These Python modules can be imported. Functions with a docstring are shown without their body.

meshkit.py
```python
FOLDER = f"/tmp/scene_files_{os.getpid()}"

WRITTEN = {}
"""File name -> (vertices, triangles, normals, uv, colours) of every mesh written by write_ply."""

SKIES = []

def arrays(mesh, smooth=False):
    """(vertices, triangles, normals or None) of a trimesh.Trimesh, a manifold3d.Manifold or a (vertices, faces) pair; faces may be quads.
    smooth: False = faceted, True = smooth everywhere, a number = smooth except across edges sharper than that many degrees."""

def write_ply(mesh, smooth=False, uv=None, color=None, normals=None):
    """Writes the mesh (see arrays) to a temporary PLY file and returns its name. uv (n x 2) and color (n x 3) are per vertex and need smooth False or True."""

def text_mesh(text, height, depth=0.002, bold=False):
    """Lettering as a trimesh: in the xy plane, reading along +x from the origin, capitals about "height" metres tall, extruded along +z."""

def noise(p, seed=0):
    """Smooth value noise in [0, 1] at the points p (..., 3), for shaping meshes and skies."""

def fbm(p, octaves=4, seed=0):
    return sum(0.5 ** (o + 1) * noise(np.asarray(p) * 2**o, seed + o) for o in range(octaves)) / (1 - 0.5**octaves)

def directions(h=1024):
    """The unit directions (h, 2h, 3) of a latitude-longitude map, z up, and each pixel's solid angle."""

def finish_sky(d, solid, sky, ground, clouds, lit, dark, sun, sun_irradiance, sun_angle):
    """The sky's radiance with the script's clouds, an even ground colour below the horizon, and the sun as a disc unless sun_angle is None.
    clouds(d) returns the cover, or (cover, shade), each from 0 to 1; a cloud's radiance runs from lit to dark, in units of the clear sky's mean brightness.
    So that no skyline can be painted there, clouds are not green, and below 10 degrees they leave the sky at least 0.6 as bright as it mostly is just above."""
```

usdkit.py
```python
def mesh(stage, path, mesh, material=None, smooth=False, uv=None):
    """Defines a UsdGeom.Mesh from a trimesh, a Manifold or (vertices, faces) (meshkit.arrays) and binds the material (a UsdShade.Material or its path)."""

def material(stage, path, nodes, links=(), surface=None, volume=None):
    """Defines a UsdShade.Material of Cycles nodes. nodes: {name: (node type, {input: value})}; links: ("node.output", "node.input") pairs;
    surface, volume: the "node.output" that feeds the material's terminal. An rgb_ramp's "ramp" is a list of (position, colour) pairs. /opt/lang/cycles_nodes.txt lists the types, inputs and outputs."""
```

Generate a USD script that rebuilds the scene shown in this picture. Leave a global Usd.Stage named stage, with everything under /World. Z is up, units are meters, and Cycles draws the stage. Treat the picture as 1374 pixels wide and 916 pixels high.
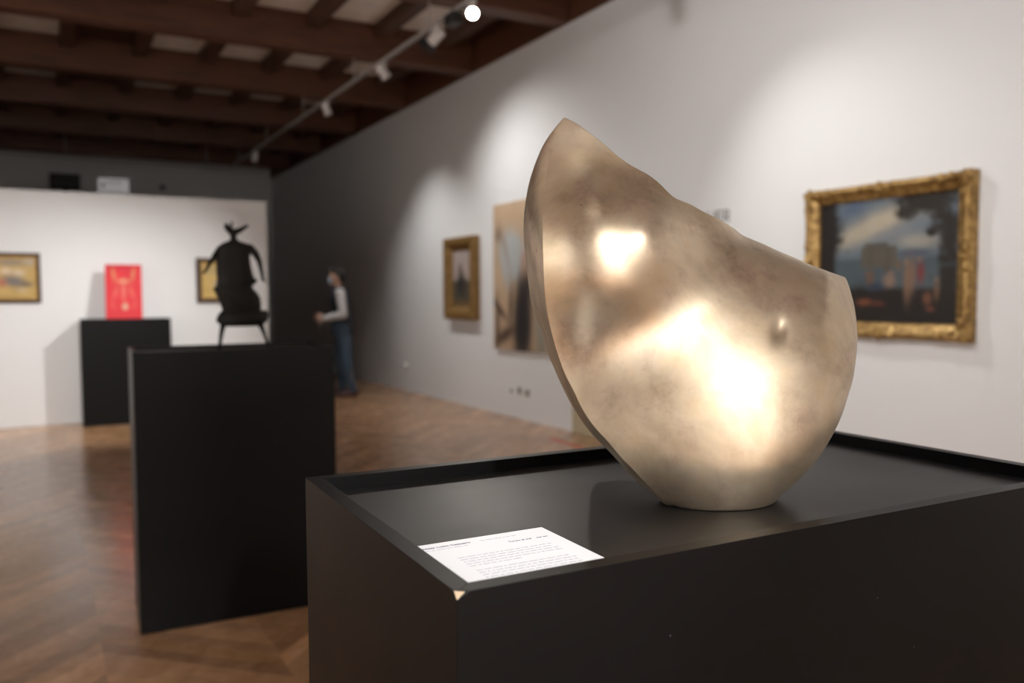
import math, numpy as np, trimesh, manifold3d, usdkit, meshkit
from pxr import Usd, UsdGeom, UsdLux, Gf, Sdf, Vt, UsdShade
from scipy.interpolate import PchipInterpolator
from scipy.sparse import coo_matrix
from scipy.sparse.linalg import spsolve
from scipy.spatial import ConvexHull
from shapely.geometry import Polygon
rng = np.random.default_rng(11)
stage = Usd.Stage.CreateInMemory()
UsdGeom.SetStageUpAxis(stage, 'Z'); UsdGeom.SetStageMetersPerUnit(stage, 1.0)
UsdGeom.Xform.Define(stage, '/World'); UsdGeom.Scope.Define(stage, '/World/Looks')

# ------------------------------------------------------------------ camera, lamps, exposure
FOCAL_PX, YAW, PITCH, ROLL = 1119.6, .5123, -.0539, -.0059
EYE = np.array([0, 0, 1.30])
fwd = np.array([math.sin(YAW)*math.cos(PITCH), math.cos(YAW)*math.cos(PITCH), math.sin(PITCH)])
rgt = np.array([math.cos(YAW), -math.sin(YAW), 0]); upv = np.cross(rgt, fwd)
cr_, sr_ = math.cos(ROLL), math.sin(ROLL)
rgt, upv = cr_*rgt + sr_*upv, -sr_*rgt + cr_*upv
cam = UsdGeom.Camera.Define(stage, '/World/camera')
cam.AddTransformOp().Set(Gf.Matrix4d(*[float(x) for row in ((*rgt, 0), (*upv, 0), (*(-fwd), 0), (*EYE, 1)) for x in row]))
cam.CreateHorizontalApertureAttr(36.0); cam.CreateFocalLengthAttr(36.0*FOCAL_PX/1374)
cam.CreateFStopAttr(3.6); cam.CreateFocusDistanceAttr(.95); cam.CreateClippingRangeAttr((.02, 200))
cam.CreateExposureAttr(0.3)

WALL_X, END_Y, LEFT_X, BACK_Y = 4.40, 18.40, -4.6, -4.6
CEIL_Z, SOFFIT_Z, TRACK_Z = 4.22, 3.86, 3.62
TRACK_X, KEY_TRACK_X = 3.0, .40
WARM, NEUTRAL = (1.0, .92, .83), (1.0, .985, .97)
# (x, y, aimed at, half cone in degrees, softness, power, colour, radius); a lamp on a track, its head is built further down
LAMPS = [
    (TRACK_X, 5.95, (.9, -.6, .9), 30, .6, 16, WARM, .035, 'track spotlight glaring straight at the viewer', 'lens_bright'),
    (TRACK_X, 6.63, (.55, 9.75, .55), 25, .95, 125, NEUTRAL, .03, 'track spotlight with barn doors turned toward the partition', 'lens_side', True),
    (TRACK_X, 7.90, (4.4, 7.5, 1.6), 60, 1., 29, NEUTRAL, .03, 'track spotlight nearest to the far side of the large unframed canvas', 'lens_off'),
    (TRACK_X, 9.77, (4.4, 9.7, .2), 50, 1., 34, NEUTRAL, .03, 'track spotlight aimed at the small framed portrait', 'lens_off'),
    (TRACK_X, 13.57, (2.6, 14.5, 0.), 24, .5, 0, NEUTRAL, .03, 'farthest spotlight on the long track, switched off', 'lens_off'),
    (TRACK_X, 4.40, (4.4, 3.3, .9), 42, 1., 27, NEUTRAL, .03, 'track spotlight above and beyond the gilt-framed landscape', 'lens_off'),
    (KEY_TRACK_X, 3.00, (4.4, 4.4, 1.9), 42, 1., 62, NEUTRAL, .16, 'wash light on the left track spread over the gallery wall', 'lens_off'),
    (KEY_TRACK_X, .30, (4.4, 1.2, 1.7), 46, 1., 58, NEUTRAL, .16, 'wash light on the left track spread over the near gallery wall', 'lens_off'),
    (KEY_TRACK_X, -3.20, (.68, .80, 1.2), 9, .7, 72, NEUTRAL, .06, 'key spotlight behind the viewer aimed at the golden torso', 'lens_off'),
    (KEY_TRACK_X, -.60, (.28, .68, 1.04), 8, .6, 60, NEUTRAL, .04, 'spotlight above the viewer aimed down at the label card on the near plinth', 'lens_off'),
    (KEY_TRACK_X, 1.30, (-4.6, 1.4, 1.7), 50, 1., 520, NEUTRAL, .03, 'spotlight on the left track washing the left wall and floor', 'lens_off'),
    (KEY_TRACK_X, 4.20, (-4.6, 4.4, 1.5), 50, 1., 330, NEUTRAL, .03, 'spotlight on the left track washing the left wall farther on', 'lens_off'),
    (KEY_TRACK_X, -2.30, (.2, -4.6, .5), 60, 1., 520, NEUTRAL, .03, 'spotlight on the left track washing the wall behind the viewer', 'lens_off'),
    (KEY_TRACK_X, 5.10, (-.3, 9.8, .55), 25, .95, 128, NEUTRAL, .03, 'spotlight on the left track aimed at the dark-framed still life', 'lens_off'),
]

# ------------------------------------------------------------------ helpers
used = {}
def numbered(path):
    n = used.get(path, 0); used[path] = n+1
    return path if n == 0 else f'{path}_{n:03d}'
def data(p, **kw):
    for k, v in kw.items():
        if v: p.SetCustomDataByKey(k, v)
BASE = {}
def thing(name, label, cat, loc=(0, 0, 0), group=None):
    path = numbered('/World/'+name)
    x = UsdGeom.Xform.Define(stage, path); x.AddTranslateOp().Set(Gf.Vec3d(*map(float, loc)))
    BASE[path] = np.array(loc, float); data(x.GetPrim(), label=label, category=cat, group=group)
    return path
def structure(name, label=None, cat=None):
    path = numbered('/World/'+name); x = UsdGeom.Xform.Define(stage, path); BASE[path] = np.zeros(3)
    data(x.GetPrim(), kind='structure', label=label, category=cat); return path
def base_of(path):
    while path not in BASE: path = path.rsplit('/', 1)[0]
    return BASE[path]
def obj(name, mesh, mat, parent=None, smooth=False, label=None, kind=None, cat=None, group=None, colors=None, world=True):
    """one Mesh prim; its vertices are given in world coordinates"""
    path = numbered((parent or '/World')+'/'+name)
    v, f, n = meshkit.arrays(mesh, smooth)
    if parent and world: v = v - base_of(parent)
    m = UsdGeom.Mesh.Define(stage, path)
    m.CreatePointsAttr(Vt.Vec3fArray.FromNumpy(np.ascontiguousarray(v, np.float32)))
    m.CreateFaceVertexCountsAttr(Vt.IntArray.FromNumpy(np.full(len(f), 3, np.int32)))
    m.CreateFaceVertexIndicesAttr(Vt.IntArray.FromNumpy(np.ascontiguousarray(f, np.int32).ravel()))
    m.CreateSubdivisionSchemeAttr('none')
    if n is not None:
        m.CreateNormalsAttr(Vt.Vec3fArray.FromNumpy(n.astype(np.float32))); m.SetNormalsInterpolation('vertex')
    if colors is not None:
        UsdGeom.PrimvarsAPI(m).CreatePrimvar('paint', Sdf.ValueTypeNames.Color3fArray, 'vertex').Set(Vt.Vec3fArray.FromNumpy(np.ascontiguousarray(colors, np.float32)))
    UsdShade.MaterialBindingAPI.Apply(m.GetPrim()).Bind(MAT[mat])
    data(m.GetPrim(), label=label, kind=kind, category=cat, group=group)
    return path
def hull(p):
    p = np.asarray(p, float); h = ConvexHull(p); m = trimesh.Trimesh(p, h.simplices, process=False)
    m.remove_unreferenced_vertices(); m.fix_normals(); return m
def bx(x0, x1, y0, y1, z0, z1, b=0.0):
    """box with chamfered edges"""
    if b <= 0:
        return trimesh.creation.box(bounds=[[x0, y0, z0], [x1, y1, z1]])
    p = []
    for i, x in enumerate((x0, x1)):
        for j, y in enumerate((y0, y1)):
            for k, z in enumerate((z0, z1)):
                s = np.array([1-2*i, 1-2*j, 1-2*k])*b
                q = np.array([x, y, z])
                p += [q+s*[0, 1, 1], q+s*[1, 0, 1], q+s*[1, 1, 0]]
    return hull(p)
def turned(mesh, ang, about):
    m = mesh.copy(); m.apply_transform(trimesh.transformations.rotation_matrix(ang, [0, 0, 1], about)); return m
def cat_(*ms): return trimesh.util.concatenate(list(ms))
def ball(c, r, n=2): m = trimesh.creation.icosphere(n, r); m.apply_translation(c); return m
def cyl(a, b, r, r2=None, n=20):
    """capped tapering cylinder from a to b"""
    a, b = np.asarray(a, float), np.asarray(b, float); r2 = r if r2 is None else r2
    d = (b-a)/np.linalg.norm(b-a); x = np.cross(d, [0, 0, 1.]); x = np.array([1., 0, 0]) if np.linalg.norm(x) < 1e-6 else x/np.linalg.norm(x); y = np.cross(d, x)
    t = np.linspace(0, 2*np.pi, n, endpoint=False); ring = np.cos(t)[:, None]*x+np.sin(t)[:, None]*y
    return hull(np.vstack([a+ring*r, b+ring*r2]))
def bones(chains, res=None, smooth=8):
    """hulls of spheres joined into one smooth skin: chains of (point, radius)"""
    parts = []
    for ch in chains:
        for (a, ra), (b, rb) in zip(ch[:-1], ch[1:]):
            s = trimesh.creation.icosphere(2)
            p = np.vstack([s.vertices*np.asarray(ra)+a, s.vertices*np.asarray(rb)+b])
            h = hull(p); parts.append(manifold3d.Manifold(manifold3d.Mesh(h.vertices.astype(np.float32), h.faces.astype(np.uint32))))
    m = manifold3d.Manifold.batch_boolean(parts, manifold3d.OpType.Add)
    if res: m = m.refine_to_length(res)
    g = m.to_mesh(); t = trimesh.Trimesh(g.vert_properties[:, :3], g.tri_verts)
    if smooth: trimesh.smoothing.filter_taubin(t, iterations=smooth)
    return t

# ------------------------------------------------------------------ materials
MAT = {}
def mat(name, nodes, links=(), surface='p.BSDF'):
    MAT[name] = usdkit.material(stage, '/World/Looks/'+name, nodes, links, surface=surface)
def plain(name, color, rough=.5, metallic=0., var=.06, scale=9., bump=.0, bscale=60., spec=.5, coat=0., rvar=0.0):
    """principled with a slight tone variation, and a fine relief"""
    c = np.array(color)
    nodes = {'t': ('texture_coordinate', {}), 'n': ('noise_texture', {'scale': scale, 'detail': 4.}),
             'r': ('rgb_ramp', {'ramp': [(.3, tuple(c*(1-var))), (.7, tuple(np.minimum(c*(1+var), 1)))]}),
             'p': ('principled_bsdf', {'roughness': rough, 'metallic': metallic, 'specular_ior_level': spec, 'coat_weight': coat, 'coat_roughness': .15})}
    links = [('t.object', 'n.vector'), ('n.fac', 'r.fac'), ('r.color', 'p.base_color')]
    if rvar:
        nodes['m'] = ('map_range', {'from_min': .3, 'from_max': .7, 'to_min': rough-rvar, 'to_max': rough+rvar}); links += [('n.fac', 'm.value'), ('m.result', 'p.roughness')]
    if bump:
        nodes['n2'] = ('noise_texture', {'scale': bscale, 'detail': 3.}); nodes['b'] = ('bump', {'strength': bump, 'distance': .002})
        links += [('t.object', 'n2.vector'), ('n2.fac', 'b.height'), ('b.normal', 'p.normal')]
    mat(name, nodes, links)
def emitter(name, color, strength):
    mat(name, {'e': ('emission', {'color': color, 'strength': strength})}, surface='e.emission')
def painted(name, rough=.5, bump=.25, bscale=180.):
    """colours come from the mesh's own paint (flat print), with a canvas weave"""
    mat(name, {'a': ('attribute', {'attribute': 'paint'}), 't': ('texture_coordinate', {}), 'n': ('noise_texture', {'scale': bscale, 'detail': 2.}), 'b': ('bump', {'strength': bump, 'distance': .001}),
               'p': ('principled_bsdf', {'roughness': rough})}, [('a.color', 'p.base_color'), ('t.object', 'n.vector'), ('n.fac', 'b.height'), ('b.normal', 'p.normal')])
def grained(name, dark, light, rough=.5, axis=(1, 14, 14), scale=3., bump=.3):
    mat(name, {'t': ('texture_coordinate', {}), 'm': ('mapping', {'scale': axis}), 'n': ('noise_texture', {'scale': scale, 'detail': 6., 'roughness': .6, 'distortion': .6}),
               'r': ('rgb_ramp', {'ramp': [(.28, dark), (.72, light)]}), 'b': ('bump', {'strength': bump, 'distance': .004}), 'p': ('principled_bsdf', {'roughness': rough})},
        [('t.object', 'm.vector'), ('m.vector', 'n.vector'), ('n.fac', 'r.fac'), ('r.color', 'p.base_color'), ('n.fac', 'b.height'), ('b.normal', 'p.normal')])
plain('wall_paint', (.70, .698, .695), .75, var=.012, scale=1.2, bump=.06, bscale=90)
plain('partition_paint', (.74, .735, .73), .7, var=.01, scale=1.2, bump=.05, bscale=90)
plain('ceiling_plaster', (.66, .60, .55), .9, var=.12, scale=4, bump=.3, bscale=30)
grained('beam_wood', (.05, .018, .008), (.125, .045, .019), .55, (1, 12, 12), 2.2)
grained('joist_wood', (.04, .016, .009), (.09, .035, .017), .6, (12, 1, 12), 2.2)
grained('board_wood', (.03, .010, .006), (.07, .024, .012), .6, (1, 10, 10), 2.2)
plain('subfloor', (.05, .03, .02), .8)
# parquet: each plank carries its own tone, the grain runs with its length
mat('parquet', {'a': ('attribute', {'attribute': 'paint'}), 't': ('texture_coordinate', {}), 'n': ('noise_texture', {'scale': 9., 'detail': 5., 'roughness': .6, 'distortion': .8}),
    'r': ('rgb_ramp', {'ramp': [(.25, (.74, .72, .70)), (.75, (1.0, 1.0, 1.0))]}), 'x': ('mix_color', {'blend_type': 'multiply', 'fac': 1.}),
    'm': ('map_range', {'from_min': .3, 'from_max': .7, 'to_min': .16, 'to_max': .28}), 'b': ('bump', {'strength': .05, 'distance': .002}), 'p': ('principled_bsdf', {'specular_ior_level': .8})},
    [('t.object', 'n.vector'), ('n.fac', 'r.fac'), ('a.color', 'x.a'), ('r.color', 'x.b'), ('x.result', 'p.base_color'), ('n.fac', 'm.value'), ('m.result', 'p.roughness'), ('n.fac', 'b.height'), ('b.normal', 'p.normal')])
# black lacquered board with faint scuffs
def black(name, color, rough, spec=.5):
    mat(name, {'t': ('texture_coordinate', {}), 'n': ('noise_texture', {'scale': 3.5, 'detail': 5.}), 'm': ('map_range', {'from_min': .3, 'from_max': .7, 'to_min': rough-.04, 'to_max': rough+.05}),
        'v': ('voronoi_texture', {'scale': 26., 'randomness': 1.}), 'vr': ('rgb_ramp', {'ramp': [(0., (.22, .22, .23)), (.035, color), (1., color)]}),
        'bv': ('bevel', {'samples': 4, 'radius': .0012}), 'n2': ('noise_texture', {'scale': 400., 'detail': 2.}), 'b': ('bump', {'strength': .035, 'distance': .0008}), 'p': ('principled_bsdf', {'specular_ior_level': spec})},
        [('t.object', 'n.vector'), ('n.fac', 'm.value'), ('m.result', 'p.roughness'), ('t.object', 'v.vector'), ('v.distance', 'vr.fac'), ('vr.color', 'p.base_color'), ('t.object', 'n2.vector'), ('n2.fac', 'b.height'), ('bv.bevel', 'b.normal'), ('b.normal', 'p.normal')])
black('black_lacquer', (.0042, .004, .0043), .40, .19)
black('black_deck', (.008, .008, .0088), .44, .55)
plain('chip_wood', (.62, .48, .33), .8)
plain('card_white', (.86, .87, .90), .55, var=.01)
plain('ink_blue', (.10, .10, .20), .7)
plain('ink_grey', (.42, .43, .52), .7)
plain('wall_ink', (.18, .175, .17), .8)
# patinated bronze: mottled, brushed, a few dark pits
mat('bronze', {'t': ('texture_coordinate', {}),
    'n1': ('noise_texture', {'scale': 7., 'detail': 5., 'roughness': .62, 'distortion': .5}),
    'r1': ('rgb_ramp', {'ramp': [(.25, (.43, .335, .225)), (.42, (.60, .49, .35)), (.55, (.74, .62, .465)), (.75, (.82, .71, .54))]}),
    'n2': ('noise_texture', {'scale': 15., 'detail': 7., 'roughness': .68}),
    'r2': ('rgb_ramp', {'ramp': [(.28, (.70, .63, .61)), (.41, (.90, .85, .84)), (.5, (1., 1., 1.)), (.62, (1., .95, .86)), (.75, (.84, .86, .72))]}),
    'x': ('mix_color', {'blend_type': 'multiply', 'fac': .75}),
    'v': ('voronoi_texture', {'scale': 21., 'randomness': 1.}), 'vr': ('rgb_ramp', {'ramp': [(0., (.35, .28, .24)), (.03, (.55, .45, .4)), (.05, (1., 1., 1.)), (1., (1., 1., 1.))]}),
    'x2': ('mix_color', {'blend_type': 'multiply', 'fac': .8}),
    'mr': ('map_range', {'from_min': .3, 'from_max': .7, 'to_min': 0.33, 'to_max': 0.44}),
    'mp': ('mapping', {'scale': (30., 30., 420.), 'rotation': (.25, .5, .3)}), 'n3': ('noise_texture', {'scale': 3., 'detail': 2.}),
    'bv': ('bevel', {'samples': 4, 'radius': .0016}), 'b': ('bump', {'strength': .045, 'distance': .0006}),
    'p': ('principled_bsdf', {'metallic': .84, 'specular_ior_level': .5})},
    [('t.object', 'n1.vector'), ('n1.fac', 'r1.fac'), ('t.object', 'n2.vector'), ('n2.fac', 'r2.fac'), ('r1.color', 'x.a'), ('r2.color', 'x.b'),
     ('t.object', 'v.vector'), ('v.distance', 'vr.fac'), ('x.result', 'x2.a'), ('vr.color', 'x2.b'), ('x2.result', 'p.base_color'),
     ('n2.fac', 'mr.value'), ('bv.bevel', 'b.normal'), ('mr.result', 'p.roughness'), ('t.object', 'mp.vector'), ('mp.vector', 'n3.vector'), ('n3.fac', 'b.height'), ('b.normal', 'p.normal')])
plain('dark_bronze', (.009, .007, .0055), .6, spec=.2, metallic=0., var=.3, scale=14)
mat('gilt', {'t': ('texture_coordinate', {}), 'n': ('noise_texture', {'scale': 22., 'detail': 5., 'roughness': .65}),
    'r': ('rgb_ramp', {'ramp': [(.3, (.11, .055, .016)), (.5, (.31, .185, .058)), (.7, (.52, .345, .13))]}), 'b': ('bump', {'strength': .3, 'distance': .004}),
    'p': ('principled_bsdf', {'metallic': .55, 'roughness': .42})}, [('t.object', 'n.vector'), ('n.fac', 'r.fac'), ('r.color', 'p.base_color'), ('n.fac', 'b.height'), ('b.normal', 'p.normal')])
plain('old_gold', (.21, .115, .032), .5, metallic=.25, var=.25, scale=18)
plain('dark_frame', (.07, .035, .018), .5, var=.3, scale=20)
plain('gold_slip', (.50, .32, .10), .45, metallic=.4, var=.2, scale=30)
painted('canvas_dark', .42); painted('canvas_light', .6); painted('red_cloth', .75, .5, 300.)
plain('canvas_side', (.42, .33, .24), .8)
plain('lamp_white', (.62, .60, .58), .4); plain('lamp_black', (.015, .015, .016), .5); plain('track_grey', (.42, .40, .38), .45)
emitter('lens_bright', (1.0, .95, .86), 60.0); emitter('lens_side', (1.0, .95, .88), 1.2); plain('lens_off', (.75, .74, .72), .15)
plain('outlet_beige', (.36, .32, .25), .5); plain('sensor_white', (.75, .74, .73), .4)
plain('box_beige', (.45, .38, .25), .7, var=.1, scale=20); plain('red_tape', (.55, .06, .04), .6)
emitter('sign_white', (.95, .90, .88), .22); plain('sign_ink', (.20, .19, .22), .6); plain('charcoal', (.02, .021, .023), .6)
plain('skin', (.45, .27, .19), .55); plain('hair', (.010, .007, .006), .75, var=.3, scale=80); plain('shirt_grey', (.50, .49, .49), .85, bump=.2, bscale=40)
plain('vest_black', (.012, .012, .018), .8, bump=.3, bscale=25); plain('jeans_blue', (.05, .085, .13), .85, var=.2, scale=30); plain('shoe_dark', (.07, .03, .03), .6); plain('mask_blue', (.45, .58, .70), .8)

# ------------------------------------------------------------------ room shell
T = .25
wr = structure('wall_right', 'long white gallery wall with gold-framed pictures', None)
obj('plaster_face', bx(WALL_X, WALL_X+T, BACK_Y-T, END_Y+T, -.05, SOFFIT_Z), 'wall_paint', wr)
obj('wall_plate', bx(WALL_X-.02, WALL_X+T, BACK_Y-T, END_Y+T, SOFFIT_Z, CEIL_Z+.05), 'beam_wood', wr)
for nm, b in (('wall_far', (LEFT_X-T, WALL_X, END_Y, END_Y+T)), ('wall_near', (LEFT_X-T, WALL_X, BACK_Y-T, BACK_Y)), ('wall_left', (LEFT_X-T, LEFT_X, BACK_Y, END_Y))):
    p = structure(nm); obj('plaster_face', bx(*b, -.05, CEIL_Z+.05), 'wall_paint', p)
PY, PX1, PH = 9.80, 2.28, 2.405
p = structure('wall_partition', 'free-standing white partition wall lit by spotlights')
obj('plaster_face', bx(LEFT_X, PX1, PY, PY+.16, 0, PH, .004), 'partition_paint', p)

fl = structure('floor')
obj('subfloor', bx(LEFT_X, WALL_X, BACK_Y, END_Y, -.10, -.012), 'subfloor', fl)
# chevron parquet: straight seams along y, planks at 45 degrees on either side
SEAM0, COL, PITCH_Y = .155, .56, .104
planks = []
tones = [np.array(c) for c in ((.44, .25, .13), (.50, .285, .15), (.39, .215, .11), (.46, .265, .14), (.53, .31, .17), (.41, .225, .105))]
for c in range(int((LEFT_X-SEAM0)/COL)-1, int((WALL_X-SEAM0)/COL)+1):
    xa, xb = SEAM0+c*COL, SEAM0+(c+1)*COL
    sgn = -1 if c % 2 == 0 else 1
    for k in range(int(BACK_Y/PITCH_Y)-8, int(END_Y/PITCH_Y)+8):
        y0 = k*PITCH_Y; x0, x1 = max(xa, LEFT_X), min(xb, WALL_X)
        if x1-x0 < .02: continue
        g = .0004; ya = lambda x, o: y0+o+sgn*(x-xa)+(0 if sgn > 0 else COL)
        q = [(x0+.0001, ya(x0, g)), (x1-.0001, ya(x1, g)), (x1-.0001, ya(x1, PITCH_Y-g)), (x0+.0001, ya(x0, PITCH_Y-g))]
        ys = [a[1] for a in q]
        if min(ys) < BACK_Y or max(ys) > END_Y: continue
        planks.append((np.array(q), tones[rng.integers(len(tones))]*rng.uniform(.80, 1.30)))
def plank_mesh(q):
    zt, ch = 0.0, .0004
    c = q.mean(0); qi = q+(c-q)*.004
    v = np.vstack([np.c_[q, np.full(4, -.012)], np.c_[q, np.full(4, zt-ch)], np.c_[qi, np.full(4, zt)]])
    f = []
    for a, b in ((0, 4), (4, 8)):
        for i in range(4):
            j = (i+1) % 4; f += [(a+i, a+j, b+j), (a+i, b+j, b+i)]
    f += [(8, 9, 10), (8, 10, 11), (0, 2, 1), (0, 3, 2)]
    return v, np.array(f)
# the 300 nearest planks in front of the camera are pieces of their own, the rest one field
mid = np.array([q.mean(0) for q, _ in planks]); ang = np.arctan2(mid[:, 0], mid[:, 1])-YAW
dist = np.hypot(*mid.T); inview = (np.abs(ang) < .56) & (dist > 2.3)
# planks that the two plinths hide need not be among the 300
hid = (mid[:, 0] > .31*mid[:, 1]) & (dist < 4.7) & (mid[:, 0] > .55)
hid |= (mid[:, 0] > .10*mid[:, 1]) & (mid[:, 0] < .30*mid[:, 1]) & (mid[:, 1] > 3.65) & (mid[:, 1] < 9)
score = np.where(inview & ~hid, dist, 1e3); single = set(np.argsort(score)[:296])
FV, FF, FC, n0 = [], [], [], 0
for i, (q, c) in enumerate(planks):
    v, f = plank_mesh(q)
    if i in single: obj('plank', (v, f), 'parquet', fl, colors=np.tile(c, (len(v), 1)))
    else: FV.append(v); FF.append(f+n0); FC.append(np.tile(c, (len(v), 1))); n0 += len(v)
obj('plank_field', (np.vstack(FV), np.vstack(FF)), 'parquet', fl, kind='stuff', colors=np.vstack(FC))

ce = structure('ceiling')
obj('roof_deck', bx(LEFT_X, WALL_X, BACK_Y, END_Y, CEIL_Z+.03, CEIL_Z+.12), 'board_wood', ce)
BEAMS = [8.765+2*k for k in range(-6, 5)]; BW = .23
JOISTS = [.33+.735*k for k in range(-6, 6)]
for by in BEAMS:
    obj('beam', bx(LEFT_X+.005, WALL_X-.025, by-BW/2, by+BW/2, SOFFIT_Z, CEIL_Z+.025, .012), 'beam_wood', ce)
edges = [BACK_Y+.01]+[e for by in BEAMS for e in (by-BW/2, by+BW/2)]+[END_Y-.01]
for a, b in zip(edges[::2], edges[1::2]):
    if b-a < .1: continue
    for jx in JOISTS:
        if LEFT_X+.1 < jx < WALL_X-.1: obj('joist', bx(jx-.075, jx+.075, a+.002, b-.002, CEIL_Z-.13, CEIL_Z+.025, .008), 'joist_wood', ce)
    xs = [LEFT_X-.07]+[j for j in JOISTS if LEFT_X+.1 < j < WALL_X-.1]+[WALL_X+.045]
    for k, (xa, xb) in enumerate(zip(xs[:-1], xs[1:])):
        wood = abs(xa-.33) < .05 or xb > WALL_X
        obj('ceiling_board' if wood else 'plaster_panel', bx(xa+.077, xb-.077, a+.004, b-.004, CEIL_Z, CEIL_Z+.025), 'board_wood' if wood else 'ceiling_plaster', ce)

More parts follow.
